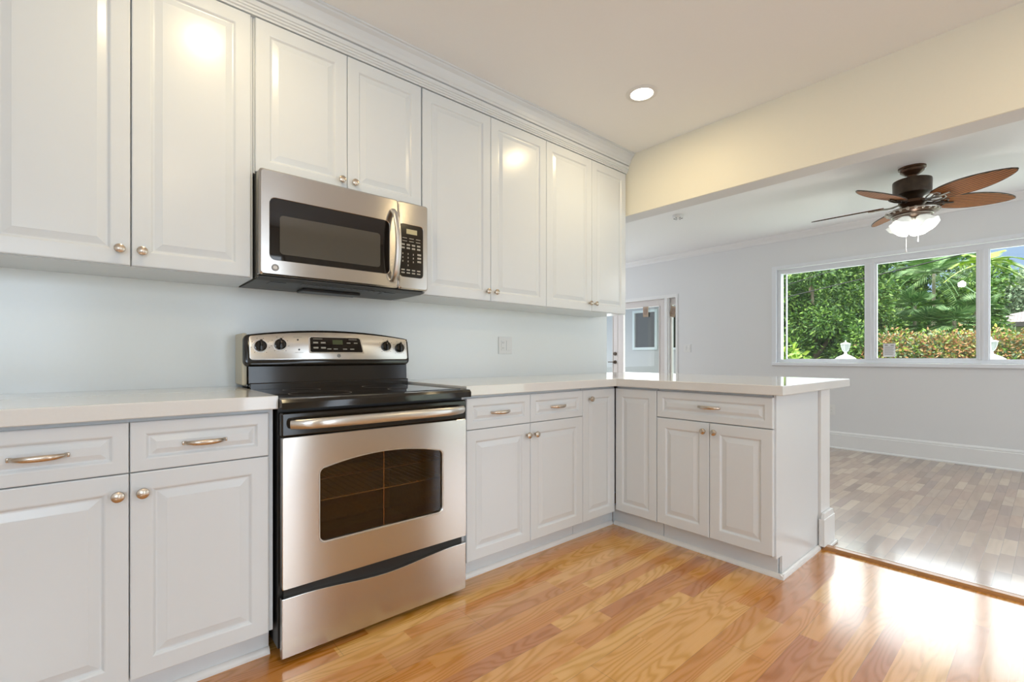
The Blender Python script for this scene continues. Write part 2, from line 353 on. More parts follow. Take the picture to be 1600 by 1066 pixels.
# oak transition strip between the two floors
struct('threshold', MB().prism([(2.950, 0), (2.952, .010), (2.960, .016), (2.985, .018), (3.0, .016), (3.006, 0)], 'y', -4.3, -1.60), M['oak_trim'])['kind'] = 'structure'
struct('trim_2', MB().box(3.006, 3.05, -5.0, -1.65, 0, .003), noisy(mat('pale_border_strip', (.62, .55, .47), .3, coat=.8), 20, .1, 0))
# pony wall under the bar
pw = MB().box(2.95, 3.10, -1.596, 0, 0, .875)
struct('wall_pony', pw, M['trim'])
def wrap(d, z0, z1): return MB().box(2.95 - d, 3.10 + d, -1.596 - d, -1.53, z0, z1, .003)
b = MB()
b.box(2.937, 3.118, -1.616, -1.588, .016, .165, .002).box(3.10, 3.118, -1.60, -.001, .001, .165, .002)
b.prism([(2.939, .165), (3.116, .165), (3.102, .195), (2.948, .195)], 'y', -1.612, -1.598).prism([(3.10, .165), (3.116, .165), (3.102, .195), (3.10, .195)], 'y', -1.60, -.001)
b.box(3.118, 3.13, -1.628, -.01, .001, .016, .003).box(2.99, 3.13, -1.628, -1.612, .001, .016, .003)
struct('baseboard_pony', b, M['trim'])

# ------------------------------------------------------------------ far window (three lights)
win = MB()
x0, x1 = FX - .022, FX + .13
t = .018
# inner casing lip
win.box(FX - .014, FX + .02, WY0 - .02, WY0 + .03, WZ0 - .02, WZ1 + .02).box(FX - .014, FX + .02, WY1 - .03, WY1 + .02, WZ0 - .02, WZ1 + .02)
win.box(FX - .014, FX + .02, WY0 + .03, WY1 - .03, WZ1 - .02, WZ1 + .02)
# sill
win.box(FX - .03, FX + .1, WY0 - .02, WY1 + .02, WZ0 - .02, WZ0 + .018, .004)
wframe = struct('window_1', win, M['vinyl'])
fr = MB()
fr.box(FX + .03, FX + .12, WY0 + .001, WY0 + .07, WZ0 + .02, WZ1 - .021).box(FX + .03, FX + .12, WY1 - .07, WY1 - .001, WZ0 + .02, WZ1 - .021)
fr.box(FX + .03, FX + .12, WY0 + .07, WY1 - .07, WZ1 - .075, WZ1 - .021).box(FX + .03, FX + .12, WY0 + .07, WY1 - .07, WZ0 + .02, WZ0 + .055)
fr.build('window_frame', M['vinyl'], wframe)
panes = [(-1.055, -.245), (-1.95, -1.14), (-2.85, -2.02)]
for (a, bb) in ((-1.14, -1.055), (-2.02, -1.95)):
    MB().box(FX + .03, FX + .11, a, bb, WZ0 + .055, WZ1 - .075, .004).box(FX + .022, FX + .03, a + .03, a + .045, WZ0 + .055, WZ1 - .075).build('mullion', M['vinyl'], wframe)
for i, (a, bb) in enumerate(panes):
    s = MB(); e = .018 if i == 1 else .008
    za, zb = WZ0 + .055, WZ1 - .075
    s.box(FX + .045, FX + .085, a, a + e, za, zb).box(FX + .045, FX + .085, bb - e, bb, za, zb).box(FX + .045, FX + .085, a + e, bb - e, za, za + e).box(FX + .045, FX + .085, a + e, bb - e, zb - e, zb)
    so = s.build('sash', M['vinyl'], wframe)
    MB().box(FX + .062, FX + .066, a + e, bb - e, za + e, zb - e).build('pane', M['glass'], so)
# paper sticker on the middle pane
st_ = thing('paper_notice', 'white paper notice stuck to the lower corner of the middle window pane', 'notice', (FX + .06, -1.262, 1.125))
MB().box(-.001, .001, -.052, .052, -.072, .072).build('sheet', M['paper'], st_)
tm = MB()
for i in range(9):
    z = .035 - i * .011; tm.box(-.0018, -.001, -.040 + (i % 3) * .004, .040, z, z + .0035)
tm.box(-.0018, -.001, .012, .038, .048, .060).box(-.0018, -.001, -.040, -.012, .048, .058)
tm.build('print_lines', M['ink'], st_)

# ------------------------------------------------------------------ unseen windows, some added only for fill light
def side_window(name, x0, x1, y, z0, z1):
    f = MB(); t = .05
    f.box(x0, x0 + t, y - .08, y, z0, z1).box(x1 - t, x1, y - .08, y, z0, z1).box(x0 + t, x1 - t, y - .08, y, z0, z0 + t).box(x0 + t, x1 - t, y - .08, y, z1 - t, z1)
    f.box((x0 + x1) / 2 - .02, (x0 + x1) / 2 + .02, y - .07, y - .01, z0 + t, z1 - t)
    o = struct(name, f, M['vinyl']); MB().box(x0 + t, x1 - t, y - .06, y - .055, z0 + t, z1 - t).build('pane', M['glass'], o)
side_window('window_2', .951, 1.549, -4.32, .001, 2.249)
side_window('window_added_rear', -1.549, -.251, -4.32, .901, 2.099)  # added window, put in to go with the rear left fill lamp
side_window('window_3', 3.601, 5.899, -5.03, .251, 2.199)

side_window('window_added_side', 3.801, 5.799, 3.39, .801, 2.199)  # added window, put in to go with the side living room fill

# ------------------------------------------------------------------ french doors in the far wall
def leaf(name, y0, y1, stile, lock=None):
    # a glazed leaf spanning y0..y1, z 0..1.93
    d = MB(); a, c = FX + .05, FX + .09; z1 = 1.9345
    d.box(a, c, y0, y0 + stile, .01, z1, .003).box(a, c, y1 - stile, y1, .01, z1, .003)
    d.box(a, c, y0 + stile, y1 - stile, z1 - .10, z1, .003).box(a, c, y0 + stile, y1 - stile, .01, .24, .003)
    d.box(a - .008, a, y0 + stile - .012, y0 + stile, .24, z1 - .10).box(a - .008, a, y1 - stile, y1 - stile + .012, .24, z1 - .10)
    o = struct(name, d, M['doorp']); MB().box(a + .018, a + .022, y0 + stile, y1 - stile, .24, z1 - .10).build('pane', M['glass'], o)
    return o
M['doorp'] = noisy(mat('door_paint', (.70, .655, .63), .4), 30, .01, 0)
dA = leaf('door_1', 2.305, 3.17, .10)
dB = leaf('door_2', 1.415, 2.300, .115)
dC = leaf('door_3', 1.225, 1.338, .012)
hd = MB()
for z in (1.103, .965):
    hd.lathe([(.001, -.02), (.028, -.02), (.03, -.012), (.03, .0)], (FX + .05, 2.352, z), 20, 'x')
hd.tube([(FX + .03, 2.352, .965), (FX + .012, 2.352, .965), (FX + .008, 2.375, .966), (FX + .01, 2.47, .965)], .008, 8)
hd.build('door_handle', M['bronze'], dA)
fr = MB()
fr.box(FX - .01, FX + .17, DY0, DY0 + .03, 0, DZ1).box(FX - .01, FX + .17, DY1 - .03, DY1, 0, DZ1).box(FX - .01, FX + .17, DY0 + .03, DY1 - .03, DZ1 - .05, DZ1)
fr.box(FX + .005, FX + .14, 1.342, 1.412, .0, DZ1 - .05).box(FX - .006, FX + .005, 1.362, 1.38, .0, DZ1 - .05)
struct('trim_3', fr, M['trim'])
for i, (y, z, rr_) in enumerate(((1.765, 1.765, .0), (1.292, 1.735, -.25))):
    o = thing('hanging_card', ['small brown card hung upright on the wide door pane', 'small brown card hanging tilted on the narrow side pane'][i], 'card', (FX + .045, y, z))
    g = MB().box(-.004, .004, -.046, .046, -.085, .075, .002); g.xf(Matrix.Rotation(-rr_, 4, 'X')); g.build('card', M['card'], o)
    g = MB().box(-.006, -.004, -.030, .026, -.05, .045); g.xf(Matrix.Rotation(-rr_, 4, 'X')); g.build('printed_patch', noisy(mat('tan_patch', (.33, .24, .18), .6), 90, .5, 0), o)

# ------------------------------------------------------------------ small wall fittings
def plate(name, label, cat, loc, rz, w, h, kinds, kit=M['white_pl']):
    o = thing(name, label, cat, loc, rz)
    MB().box(-w / 2, w / 2, -.006, 0, -h / 2, h / 2, .002).build('plate', kit, o)
    n = len(kinds)
    for i, k in enumerate(kinds):
        cx = (i - (n - 1) / 2) * .046
        s = MB().box(cx - .0165, cx + .0165, -.0085, -.006, -.033, .033, .001)
        so = s.build('rocker' if k == 's' else 'socket', kit, o)
        if k == 'o':
            for z in (-.018, .018):
                for dx in (-.006, .004): MB().box(cx + dx, cx + dx + .0015, -.0092, -.0084, z - .004, z + .005).build('slot', M['ink'], so)
    return o
plate('wall_outlet', 'white double switch and outlet plate on the backsplash right of the range', 'outlet', (2.024, 0, 1.13), 0, .118, .115, 'os')
plate('light_switch', 'white double light switch on the far wall beside the glazed doors', 'switch', (FX, 1.04, 1.176), -PI / 2, .118, .115, 'ss')
plate('wall_outlet', 'white outlet low on the far wall just past the bar end', 'outlet', (FX, -.745, .44), -PI / 2, .07, .115, 'o')
sd = thing('smoke_detector', 'small round white detector on the living room ceiling near the beam', 'detector', (4.6, .197, CE))
MB().lathe([(.06, 0), (.06, -.012), (.05, -.03), (.02, -.036)], n=28).build('cover', M['white_pl'], sd, 40)
for i in range(6):
    q = MB(); a = i * PI / 3; q.tube([(.026 * math.cos(a), .026 * math.sin(a), -.0355), (.046 * math.cos(a), .046 * math.sin(a), -.033)], .003, 6)
    q.build('vent', M['inkd'], sd)

# recessed ceiling lights
names = ['lit recessed ceiling light near the beam, above the bar end', 'lit recessed ceiling light in front of the left upper cabinets', 'lit recessed ceiling light at the rear beside the beam', 'lit recessed ceiling light at the rear left of the kitchen']
proto = None
for i, (x, y) in enumerate(LAMPS):
    if proto is None:
        proto = thing('recessed_light', names[0], 'ceiling light', (x, y, CE), 0, 'recessed ceiling lights')
        MB().lathe([(.062, -.001), (.064, -.006), (.085, -.005), (.09, -.0005)], n=40, caps=False).build('trim_ring', M['white_pl'], proto, 40)
        MB().lathe([(.001, -.004), (.063, -.003)], n=40, caps=False).build('diffuser', M['bulb'], proto)
    else:
        o = copy_tree(proto); o.location = (x, y, CE); o['label'] = names[i]
    light('lamp_light', 'AREA', (x, y, CE - .012), (0, 0, 0), 5.2, (1, .78, .43), .12, shape='DISK')

# ------------------------------------------------------------------ cabinetry
def panel_door(w, h, t=.021, fw=.055, bevw=.03, flat=False):
    # raised panel door, x 0..w, z 0..h, front at y=0, back at y=t
    prof = [(0, t), (0, .004), (.0012, .0012), (.004, 0), (fw - .004, 0), (fw - .001, .0012), (fw + .002, .0045), (fw + .005, .0075), (fw + .009, .0078), (fw + bevw, .0018), (fw + bevw + .002, .0010)]
    loops = [[(i, y, i), (w - i, y, i), (w - i, y, h - i), (i, y, h - i)] for i, y in prof]
    return MB().rings(loops, True, True)
def knob_mb(): return MB().lathe([(.006, 0), (.0055, .010), (.008, .014), (.0145, .018), (.016, .022), (.0145, .027), (.008, .0305), (.001, .0315)], n=24, ax='y')
def pull_mb(L_=.108):
    n = 16; pts = []; r1 = []; r2 = []
    for i in range(n + 1):
        t_ = -1 + 2 * i / n; pts.append((t_ * L_ / 2, -.004 - .022 * (1 - abs(t_) ** 3.2), 0))
        r1.append(.0035 + .0015 * (1 - t_ * t_)); r2.append(.0055 + .003 * (1 - t_ * t_))
    m = MB().tube(pts, r1, 10, r2)
    for s in (-1, 1): m.box(s * L_ / 2 - .006, s * L_ / 2 + .006, -.006, 0, -.006, .006, .002)
    return m
KN = knob_mb().build('knob', M['nickel'], None, 40); PU = pull_mb().build('handle', M['nickel'], None, 50)
kme, pme = KN.data, PU.data
bpy.data.objects.remove(KN); bpy.data.objects.remove(PU)
def inst(name, me, parent, loc):
    o = bpy.data.objects.new(name, me); C.objects.link(o); o.parent = parent; o.location = loc; return o
def cabinet(name, label, loc, rz, x0, x1, z0, z1, depth, fronts, toe=None, group=None, fw=.055, kick=True, sidelip=0):
    # local: front of doors at y=0, carcass behind from y=.021; fronts = (kind, xa, xb, za, zb, hx, hz)
    o = thing(name, label, 'cabinet', loc, rz, group)
    e = .001
    bo = MB().box(x0 + e, x1 - e, .0213, depth - .001, z0, z1)
    if toe: bo.box(x0 + e - toe[0], x1 - e + toe[1], .0225 + .055, depth - .001, .0, z0)
    bo.build('body', M['cab'], o)
    for k, xa, xb, za, zb, hx, hz in fronts:
        xa -= .0008; xb += .0008; zb += .0005
        if k == 'drawer': d = panel_door(xb - xa, zb - za, fw=.038, bevw=.022)
        else: d = panel_door(xb - xa, zb - za, fw=fw)
        d = d.build(k, M['cab'], o, None, (xa, 0, za))
        if hx is not None:
            if k == 'drawer': inst('handle', pme, d, (hx - xa, 0, hz - za))
            else: inst('knob', kme, d, (hx - xa, 0, hz - za))
    return o
def crownmb(x0, x1, y):
    # y: door face plane
    f = y + .005
    prof = [(f + .0155, 2.432), (f - .004, 2.432), (f - .004, 2.440), (f - .010, 2.443), (f - .010, 2.450), (f - .015, 2.453), (f - .015, 2.460), (f - .020, 2.463), (f - .022, 2.480), (f - .014, 2.4805), (f - .014, 2.486),
            (f - .027, 2.4865), (f - .029, 2.497), (f - .034, 2.502), (f - .040, 2.520), (f - .052, 2.540), (f - .066, 2.551), (f - .068, 2.557), (f - .076, 2.560), (f - .076, 2.5668), (f + .0155, 2.5668)]
    return MB().prism(prof, 'x', x0, x1)
YU = -.33; YB = -.68
UZ0, UZ1 = 1.372, 2.425
def upper(label, xs, z0, z1, zk, ends=None):
    # xs: list of door edges
    x0, x1 = ends or (xs[0], xs[-1]); fr_ = []
    mid = (xs[0] + xs[1], xs[2]) if False else None
    (a, b_), (c, d) = xs
    fr_.append(('door', a, b_, z0, z1, b_ - .028, zk)); fr_.append(('door', c, d, z0, z1, c + .028, zk))
    return cabinet('upper_cabinet', label, (0, YU, 0), 0, ends[0], ends[1], z0 - .002, 2.445, .33, fr_, None, 'white wall cabinets')
upper('tall white wall cabinet left of the microwave, cropped at the left edge', [(-.322, .048), (.053, .422)], UZ0, UZ1, 1.424, (-.33, .434))
upper('short white wall cabinet directly above the microwave', [(.440, .8125), (.8165, 1.194)], 1.802, UZ1, 1.85, (.434, 1.198))
upper('tall white wall cabinet immediately right of the microwave', [(1.203, 1.642), (1.646, 2.089)], UZ0, UZ1, 1.424, (1.198, 2.091))
upper('white wall cabinet at the beam, last one on the right', [(2.093, 2.5345), (2.5385, 2.930)], UZ0, UZ1, 1.424, (2.091, 2.946))
upper('white wall cabinet at the far left, outside the picture', [(-1.07, -.703), (-.699, -.332)], UZ0, UZ1, 1.424, (-1.08, -.33))
cm = crownmb(-1.08, 2.9485, YU); tag(cm.build('crown_moulding', M['cab'], None), 'stepped white crown moulding along the top of the wall cabinets', 'moulding')

DZ, KZ = (.7155, .861), (.108, .7125)
def base2(label, x0, x1, dl, dr, z=KZ, hl=None):
    mid = (dl[1] + dr[0]) / 2
    fr_ = [('drawer', dl[0], dl[1], *DZ, sum(dl) / 2, .787), ('drawer', dr[0], dr[1], *DZ, sum(dr) / 2, .787),
           ('door', dl[0], dl[1], *z, dl[1] - .024, .655), ('door', dr[0], dr[1], *z, dr[0] + .028, .655)]
    return cabinet('base_cabinet', label, (0, YB, 0), 0, x0, x1, .105, .874, .68, fr_, (0, 0), 'white base cabinets')
base2('white base cabinet left of the range with two drawers over two doors', -.34, .425, (-.33, .0365), (.0405, .407))
base2('white base cabinet right of the range with two drawers over two doors', 1.203, 2.034, (1.230, 1.626), (1.630, 2.033))
base2('white base cabinet at the far left, outside the picture', -1.08, -.342, (-1.07, -.706), (-.702, -.35))
cabinet('base_cabinet', 'narrow white base cabinet with one tall door in the inner corner', (0, YB, 0), 0, 2.036, 2.352, .105, .874, .68, [('door', 2.037, 2.330, .107, .861, 2.092, .810)], (0, .0575), 'white base cabinets', fw=.05)
# peninsula: local x runs towards -y, front faces -x
PX = 2.333
cabinet('base_cabinet', 'narrow white corner cabinet of the peninsula without a knob', (PX, -.68, 0), -PI / 2, -.0, .284, .118, .874, .60, [('door', .004, .283, .119, .861, None, None)], (.0765, 0), 'white base cabinets', fw=.05)
cabinet('base_cabinet', 'white peninsula cabinet with one wide drawer above two doors', (PX, -.68, 0), -PI / 2, .286, .889, .118, .874, .60,
        [('drawer', .288, .895, *DZ, .59, .792), ('door', .288, .5895, .120, .711, .566, .668), ('door', .5935, .895, .120, .711, .623, .668)], (0, 0), 'white base cabinets')
# end panel of the peninsula with toe notch
ep = MB().prism([(PX + .0225, .105), (PX + .092, .105), (PX + .092, 0), (2.945, 0), (2.945, .874), (PX + .0225, .874)], 'y', -1.583, -1.571)
ee = tag(ep.build('end_panel', M['cab']), 'flat white end panel closing the peninsula cabinets', 'panel')
# toe mouldings (quarter round)
def qround(pts, r=.016):
    prof = [(0, 0)] + [(r * math.cos(a), r * 1.2 * math.sin(a)) for a in [i * PI / 12 for i in range(7)]]
    return prof
qr = MB(); rr_ = .016
Q = [(rr_ * math.cos(i * PI / 12), .022 * math.sin(i * PI / 12)) for i in range(7)]
qr.prism([(YB + .0766, 0)] + [(YB + .0766 - a, z) for a, z in Q], 'x', 1.205, PX + .060)
qo = tag(qr.build('toe_moulding', M['trim'], None), 'white quarter round along the toe kick right of the range', 'moulding')
qr = MB().prism([(YB + .0766, 0)] + [(YB + .0766 - a, z) for a, z in Q], 'x', -1.08, .425)
tag(qr.build('toe_moulding', M['trim'], None), 'white quarter round along the toe kick left of the range', 'moulding')
qr = MB().prism([(PX + .0766, 0)] + [(PX + .0766 - a, z) for a, z in Q], 'y', -.622, -1.583 - rr_)
tag(qr.build('toe_moulding', M['trim'], None), 'white quarter round along the toe kick of the peninsula front', 'moulding')
qr = MB().prism([(-1.584, 0)] + [(-1.584 - a, z) for a, z in Q], 'x', PX + .0775 - rr_, 2.935)
tag(qr.build('toe_moulding', M['trim'], None), 'white quarter round at the foot of the peninsula end panel', 'moulding')

# countertops
CZ0, CZ1 = .876, .921
tag(MB().box(-1.08, .4285, -.715, -.001, CZ0, CZ1, .003).build('countertop', M['counter']), 'cream quartz countertop left of the range', 'countertop')
ct = MB().prism([(1.206, -.001), (1.206, -.712), (2.303, -.712), (2.303, -1.628), (3.362, -1.628), (3.362, -.001)], 'z', CZ0, CZ1, .003)
tag(ct.build('countertop', M['counter']), 'L-shaped cream quartz countertop right of the range with bar overhang', 'countertop')

# ------------------------------------------------------------------ microwave
mw = thing('microwave', 'stainless steel over-the-range microwave with black window and curved handle', 'microwave', (0, 0, 0))
MX0, MX1, MZ0, MZ1 = .437, 1.190, 1.376, 1.797
YF = -.405
MB().box(MX0 + .002, MX1 - .002, -.355, -.001, MZ0, MZ1, .004).build('case', M['case'], mw)
def slab(x0, x1, z0, z1, y0, y1, r):
    pts = rrect(x0, x1, z0, z1, .004); return MB().prism(pts, 'y', y0, y1, r)
# steel door with hole left for the window: front ring
def frame_ring(outer, inner, y0, y1, b=.002):
    # same count outlines
    lo = [[(p[0], y1, p[1]) for p in outer], [(p[0], y0 + b, p[1]) for p in outer]]
    cx = sum(p[0] for p in outer) / len(outer); cz = sum(p[1] for p in outer) / len(outer)
    def sh(o, d): return [(p[0] + (d if p[0] < cx else -d), p[1] + (d if p[1] < cz else -d)) for p in o]
    lo.append([(p[0], y0, p[1]) for p in sh(outer, b)]); lo.append([(p[0], y0, p[1]) for p in sh(inner, -.0015)])
    lo.append([(p[0], y0 + .0015, p[1]) for p in inner]); lo.append([(p[0], y1, p[1]) for p in inner])
    return MB().rings(lo, False)
SX = 1.030
md = frame_ring(rrect(MX0, SX - .001, MZ0 + .002, MZ1, .012), rrect(.474, .985, 1.440, 1.687, .022), YF, -.357, .006).build('door', M['steel'], mw, 30)
MB().prism(rrect(.4735, .9855, 1.4395, 1.6875, .022), 'y', YF + .0035, -.36).build('window', M['blackglass'], md)
MB().prism(rrect(.512, .940, 1.466, 1.622, .014), 'y', YF + .0028, YF + .004).build('window_screen', M['screen'], md)
hp = []; 
for i in range(15):
    t_ = -1 + 2 * i / 14; hp.append((1.0 - .0 , YF - .004 - .056 * (1 - t_ ** 2) ** .6, 1.575 + t_ * .165))
MB().tube(hp, [.015] * 15, 12, [.009] * 15, up=(0, 1, 0)).build('handle', M['steelc'], md, 60)
fp = frame_ring(rrect(SX + .001, MX1, MZ0 + .002, MZ1, .012), rrect(SX + .006, 1.163, 1.437, 1.690, .018), YF + .001, -.357, .006).build('control_frame', M['steel'], mw, 30)
cp = MB().prism(rrect(SX + .0055, 1.1635, 1.4365, 1.6905, .018), 'y', YF + .003, -.36).build('control_panel', M['black'], mw)
MB().box(1.073, 1.130, YF + .0024, YF + .004, 1.645, 1.668).build('display', M['lcd'], cp)
kb = MB()
for r_ in range(2):
    for c_ in range(3): kb.box(1.052 + c_ * .036, 1.076 + c_ * .036, YF + .0024, YF + .004, 1.622 - r_ * .014, 1.625 - r_ * .014)
for r_ in range(2):
    for c_ in range(4): kb.box(1.046 + c_ * .028, 1.064 + c_ * .028, YF + .0024, YF + .004, 1.588 - r_ * .016, 1.596 - r_ * .016)
for r_ in range(3):
    for c_ in range(3): kb.box(1.052 + c_ * .028, 1.056 + c_ * .028, YF + .0024, YF + .004, 1.544 - r_ * .018, 1.552 - r_ * .018)
kb.box(1.080, 1.084, YF + .0024, YF + .004, 1.490, 1.498)
for r_ in range(3): kb.box(1.132, 1.152, YF + .0024, YF + .004, 1.546 - r_ * .017, 1.555 - r_ * .017)
for r_ in range(2):
    for c_ in range(4): kb.box(1.046 + c_ * .028, 1.064 + c_ * .028, YF + .0024, YF + .004, 1.468 - r_ * .014, 1.474 - r_ * .014)
kb.build('key_legends', M['legend'], cp)
lg = MB().lathe([(.013, 0), (.013, .0015)], (.494, YF, 1.409), 28, 'y').build('badge', M['nickel'], md)
g = MB(); g.lathe([(.0135, .0010), (.0135, .0018), (.0115, .0018), (.0115, .0010)], (.494, YF, 1.409), 28, 'y', False).lathe([(.0105, .0014), (.0105, .0022), (.008, .0022), (.008, .0014)], (.494, YF, 1.409), 28, 'y', False)
g.tube([(.4975, YF - .0018, 1.413), (.493, YF - .0018, 1.4145), (.490, YF - .0018, 1.411), (.490, YF - .0018, 1.407), (.493, YF - .0018, 1.4035), (.4975, YF - .0018, 1.4045), (.4975, YF - .0018, 1.409), (.494, YF - .0018, 1.409)], .0008, 6)
g.build('monogram', M['inkd'], lg)
ub = MB().prism([(-.002, MZ0), (-.375, MZ0), (-.375, MZ0 - .004), (-.33, MZ0 - .010), (-.10, MZ0 - .010), (-.002, MZ0 - .006)], 'x', MX0 + .003, MX1 - .003)
us = ub.build('underside', M['case'], mw)
for a, b_ in ((.50, .56), (1.0, 1.06)): MB().box(a, b_, -.31, -.24, MZ0 - .0115, MZ0 - .009).build('filter_tab', M['blackm'], us)
MB().box(.66, .93, -.20, -.10, MZ0 - .022, MZ0 - .009, .004).build('lamp_cover', M['blackm'], us)
g = MB()
for i in range(14): g.box(.62 + i * .028, .638 + i * .028, -.33, -.29, MZ0 - .0112, MZ0 - .009)
g.build('vent_slots', M['blackm'], us)

# ------------------------------------------------------------------ range
rg = thing('range', 'freestanding electric range with black glass cooktop and stainless oven door', 'range', (0, 0, 0))
RX0, RX1 = .438, 1.196
YD = -.725     # door front
# body shell (hollow so the oven shows)
bd = MB().box(RX0 - .004, RX0 + .012, -.685, -.03, .045, .885).box(RX1 - .012, RX1 + .002, -.685, -.03, .045, .885).box(RX0 + .012, RX1 - .012, -.06, -.03, .045, .885)
bd.box(RX0 + .012, RX1 - .012, -.685, -.06, .045, .24).box(RX0 + .012, RX1 - .012, -.685, -.06, .80, .885)
bd.box(RX0 + .012, RX0 + .06, -.685, -.06, .24, .80).box(RX1 - .06, RX1 - .012, -.685, -.06, .24, .80)
bd.box(RX0 + .01, RX1 - .01, -.70, -.685, .2, .27)
bd.build('body', M['blackm'], rg)
for x in (RX0 + .05, RX1 - .05):
    for y in (-.62, -.09): MB().lathe([(.018, 0), (.018, .01), (.008, .012), (.008, .05)], (x, y, 0), 14).build('leg', M['blackm'], rg)
cv = MB()
cv.box(RX0 + .0605, RX0 + .064, -.68, -.10, .241, .799).box(RX1 - .064, RX1 - .0605, -.68, -.10, .241, .799).box(RX0 + .064, RX1 - .064, -.10, -.061, .241, .799).box(RX0 + .064, RX1 - .064, -.68, -.10, .241, .245).box(RX0 + .064, RX1 - .064, -.68, -.10, .795, .799)
cv.build('oven_cavity', M['cavity'], rg)
for z in (.52, .60):
    k = MB(); k.tube([(RX0 + .07, -.655, z), (RX1 - .07, -.655, z)], .0035, 6).tube([(RX0 + .07, -.12, z), (RX1 - .07, -.12, z)], .003, 6)
    for i in range(20): 
        x = RX0 + .08 + i * (RX1 - RX0 - .16) / 19; k.tube([(x, -.655, z + .004), (x, -.12, z + .004)], .002, 5)
    k.build('oven_rack', M['chrome'], rg, 60)
# oven door: black top band + steel face with arched window
dr = MB().box(RX0 - .002, RX1 + .002, YD + .004, -.69, .778, .862, .006).build('oven_door', M['black'], rg)
o_ = rrect(RX0, RX1, .257, .777, .006, arch=.0001); i_ = rrect(.560, 1.076, .388, .658, .024, arch=.030)
frame_ring(o_, i_, YD, -.695, .002).build('door_face', M['steel'], dr, 30)
lip = frame_ring([(p[0] , p[1]) for p in i_], rrect(.564, 1.072, .392, .655, .021, arch=.029), YD + .0005, YD + .02, .0005).build('window_rim', M['steelc'], dr, 30)
MB().prism(i_, 'y', YD + .010, YD + .013).build('window', M['ovenglass'], dr)
MB().box(.812, .815, YD + .018, YD + .020, .392, .684).build('window_divider', M['nickel'], dr)
hb = []; n = 30
for i in range(n + 1):
    t_ = -1 + 2 * i / n; a = abs(t_)
    hb.append((.817 + t_ * .352, YD - .008 - .038 * (1 - a ** 8), .823))
MB().tube(hb, [.013] * (n + 1), 14, [.0185] * (n + 1)).build('handle', M['steelc'], dr, 60)
# storage drawer with a dipped top edge
pts = [(RX0, .022), (RX1, .022), (RX1, .226)]
for i in range(1, 20):
    t_ = i / 20; x = RX1 - t_ * (RX1 - RX0)
    c = max(0, 1 - abs((x - .817) / .31)); c = c * c * (3 - 2 * c); pts.append((x, .226 - .022 * c))
pts.append((RX0, .226))
MB().prism(pts, 'y', YD + .004, -.695, .002).build('storage_drawer', M['steel'], rg)
# cooktop
ctp = MB().prism([(-.752, .876), (-.752, .898), (-.742, .908), (-.700, .911), (-.20, .911), (-.20, .876)], 'x', RX0 - .008, RX1 + .008, .0015).build('cooktop', M['black'], rg, 30)
MB().box(RX0 + .015, RX1 - .015, -.70, -.215, .9105, .9118).build('glass_surface', M['blackglass'], ctp)
for cx, cy, r_ in ((.62, -.56, .115), (1.0, -.56, .09), (.62, -.32, .075), (1.0, -.32, .105)):
    MB().rings([[(cx + q * math.cos(2 * PI * k / 48), cy + q * math.sin(2 * PI * k / 48), .9119) for k in range(48)] for q in (r_, r_ - .002)], False).build('burner_ring', M['ink'], ctp)
# backguard
YG = -.19
bgd = MB().prism([(YG + .005, .911), (YG + .012, 1.03), (YG - .012, 1.035), (YG + .006, 1.145), (-.05, 1.145), (-.05, .911)], 'x', RX0 + .006, RX1 - .006).box(RX0 + .006, RX1 - .006, -.20, -.16, .905, .94, .004)
bk = bgd.build('backguard', M['black'], rg)
MB().box(RX0 - .016, RX0 + .004, -.165, -.02, .93, 1.155, .006).build('side_cover', noisy(mat('cream_side', (.62, .56, .42), .4), 30, .02, 0), bk)
def tilt(mb, piv=(YG - .012, 1.02), a=R(-9)):
    return mb.xf(Matrix.Translation((0, piv[0], piv[1])) @ Matrix.Rotation(a, 4, 'X') @ Matrix.Translation((0, -piv[0], -piv[1])))
# console hood, arched
co = tilt(MB().prism(rrect(RX0 - .014, RX1 + .003, 1.014, 1.154, .026, arch=.028), 'y', YG - .012, YG + .10, .010)).build('console', M['black'], bk, 40)
cf = tilt(MB().prism(rrect(RX0 + .006, RX1 - .010, 1.040, 1.146, .012, arch=.024), 'y', YG - .0150, YG - .010, .0015)).build('console_face', M['steelc'], bk, 30)
tilt(MB().prism([(.692, 1.070), (.950, 1.070), (.948, 1.080), (.937, 1.141), (.927, 1.1505), (.699, 1.1505), (.688, 1.144), (.688, 1.075)], 'y', YG - .0158, YG - .0145, .0008)).build('display_surround', M['chrome'], cf)
dp = tilt(MB().prism([(.699, 1.075), (.940, 1.075), (.943, 1.080), (.932, 1.139), (.924, 1.1455), (.701, 1.1455), (.694, 1.140), (.694, 1.080)], 'y', YG - .0165, YG - .0145, .001)).build('control_display', M['blackglass'], cf)
tilt(MB().box(.797, .845, YG - .0172, YG - .016, 1.112, 1.134)).build('clock', M['lcdg'], dp)
g = MB()
for r_ in range(2):
    for c_ in range(2): g.box(.708 + c_ * .034, .730 + c_ * .034, YG - .0172, YG - .016, 1.092 + r_ * .024, 1.099 + r_ * .024)
for x in (.77, .80, .845, .88): g.box(x, x + .02, YG - .0172, YG - .016, 1.088, 1.092)
g.box(.708, .75, YG - .0172, YG - .016, 1.136, 1.138).box(.875, .915, YG - .0172, YG - .016, 1.136, 1.138)
for x in (.865, .90): g.box(x, x + .018, YG - .0172, YG - .016, 1.118, 1.122)
tilt(g).build('key_legends', M['legend'], dp)
g = MB().lathe([(.008, .014), (.008, .0162), (.0055, .0162), (.0055, .014)], (.824, YG, 1.058), 24, 'y', False)
g.lathe([(.003, .015), (.003, .016)], (.824, YG, 1.058), 16, 'y')
tilt(g).build('badge', M['inkd'], cf)
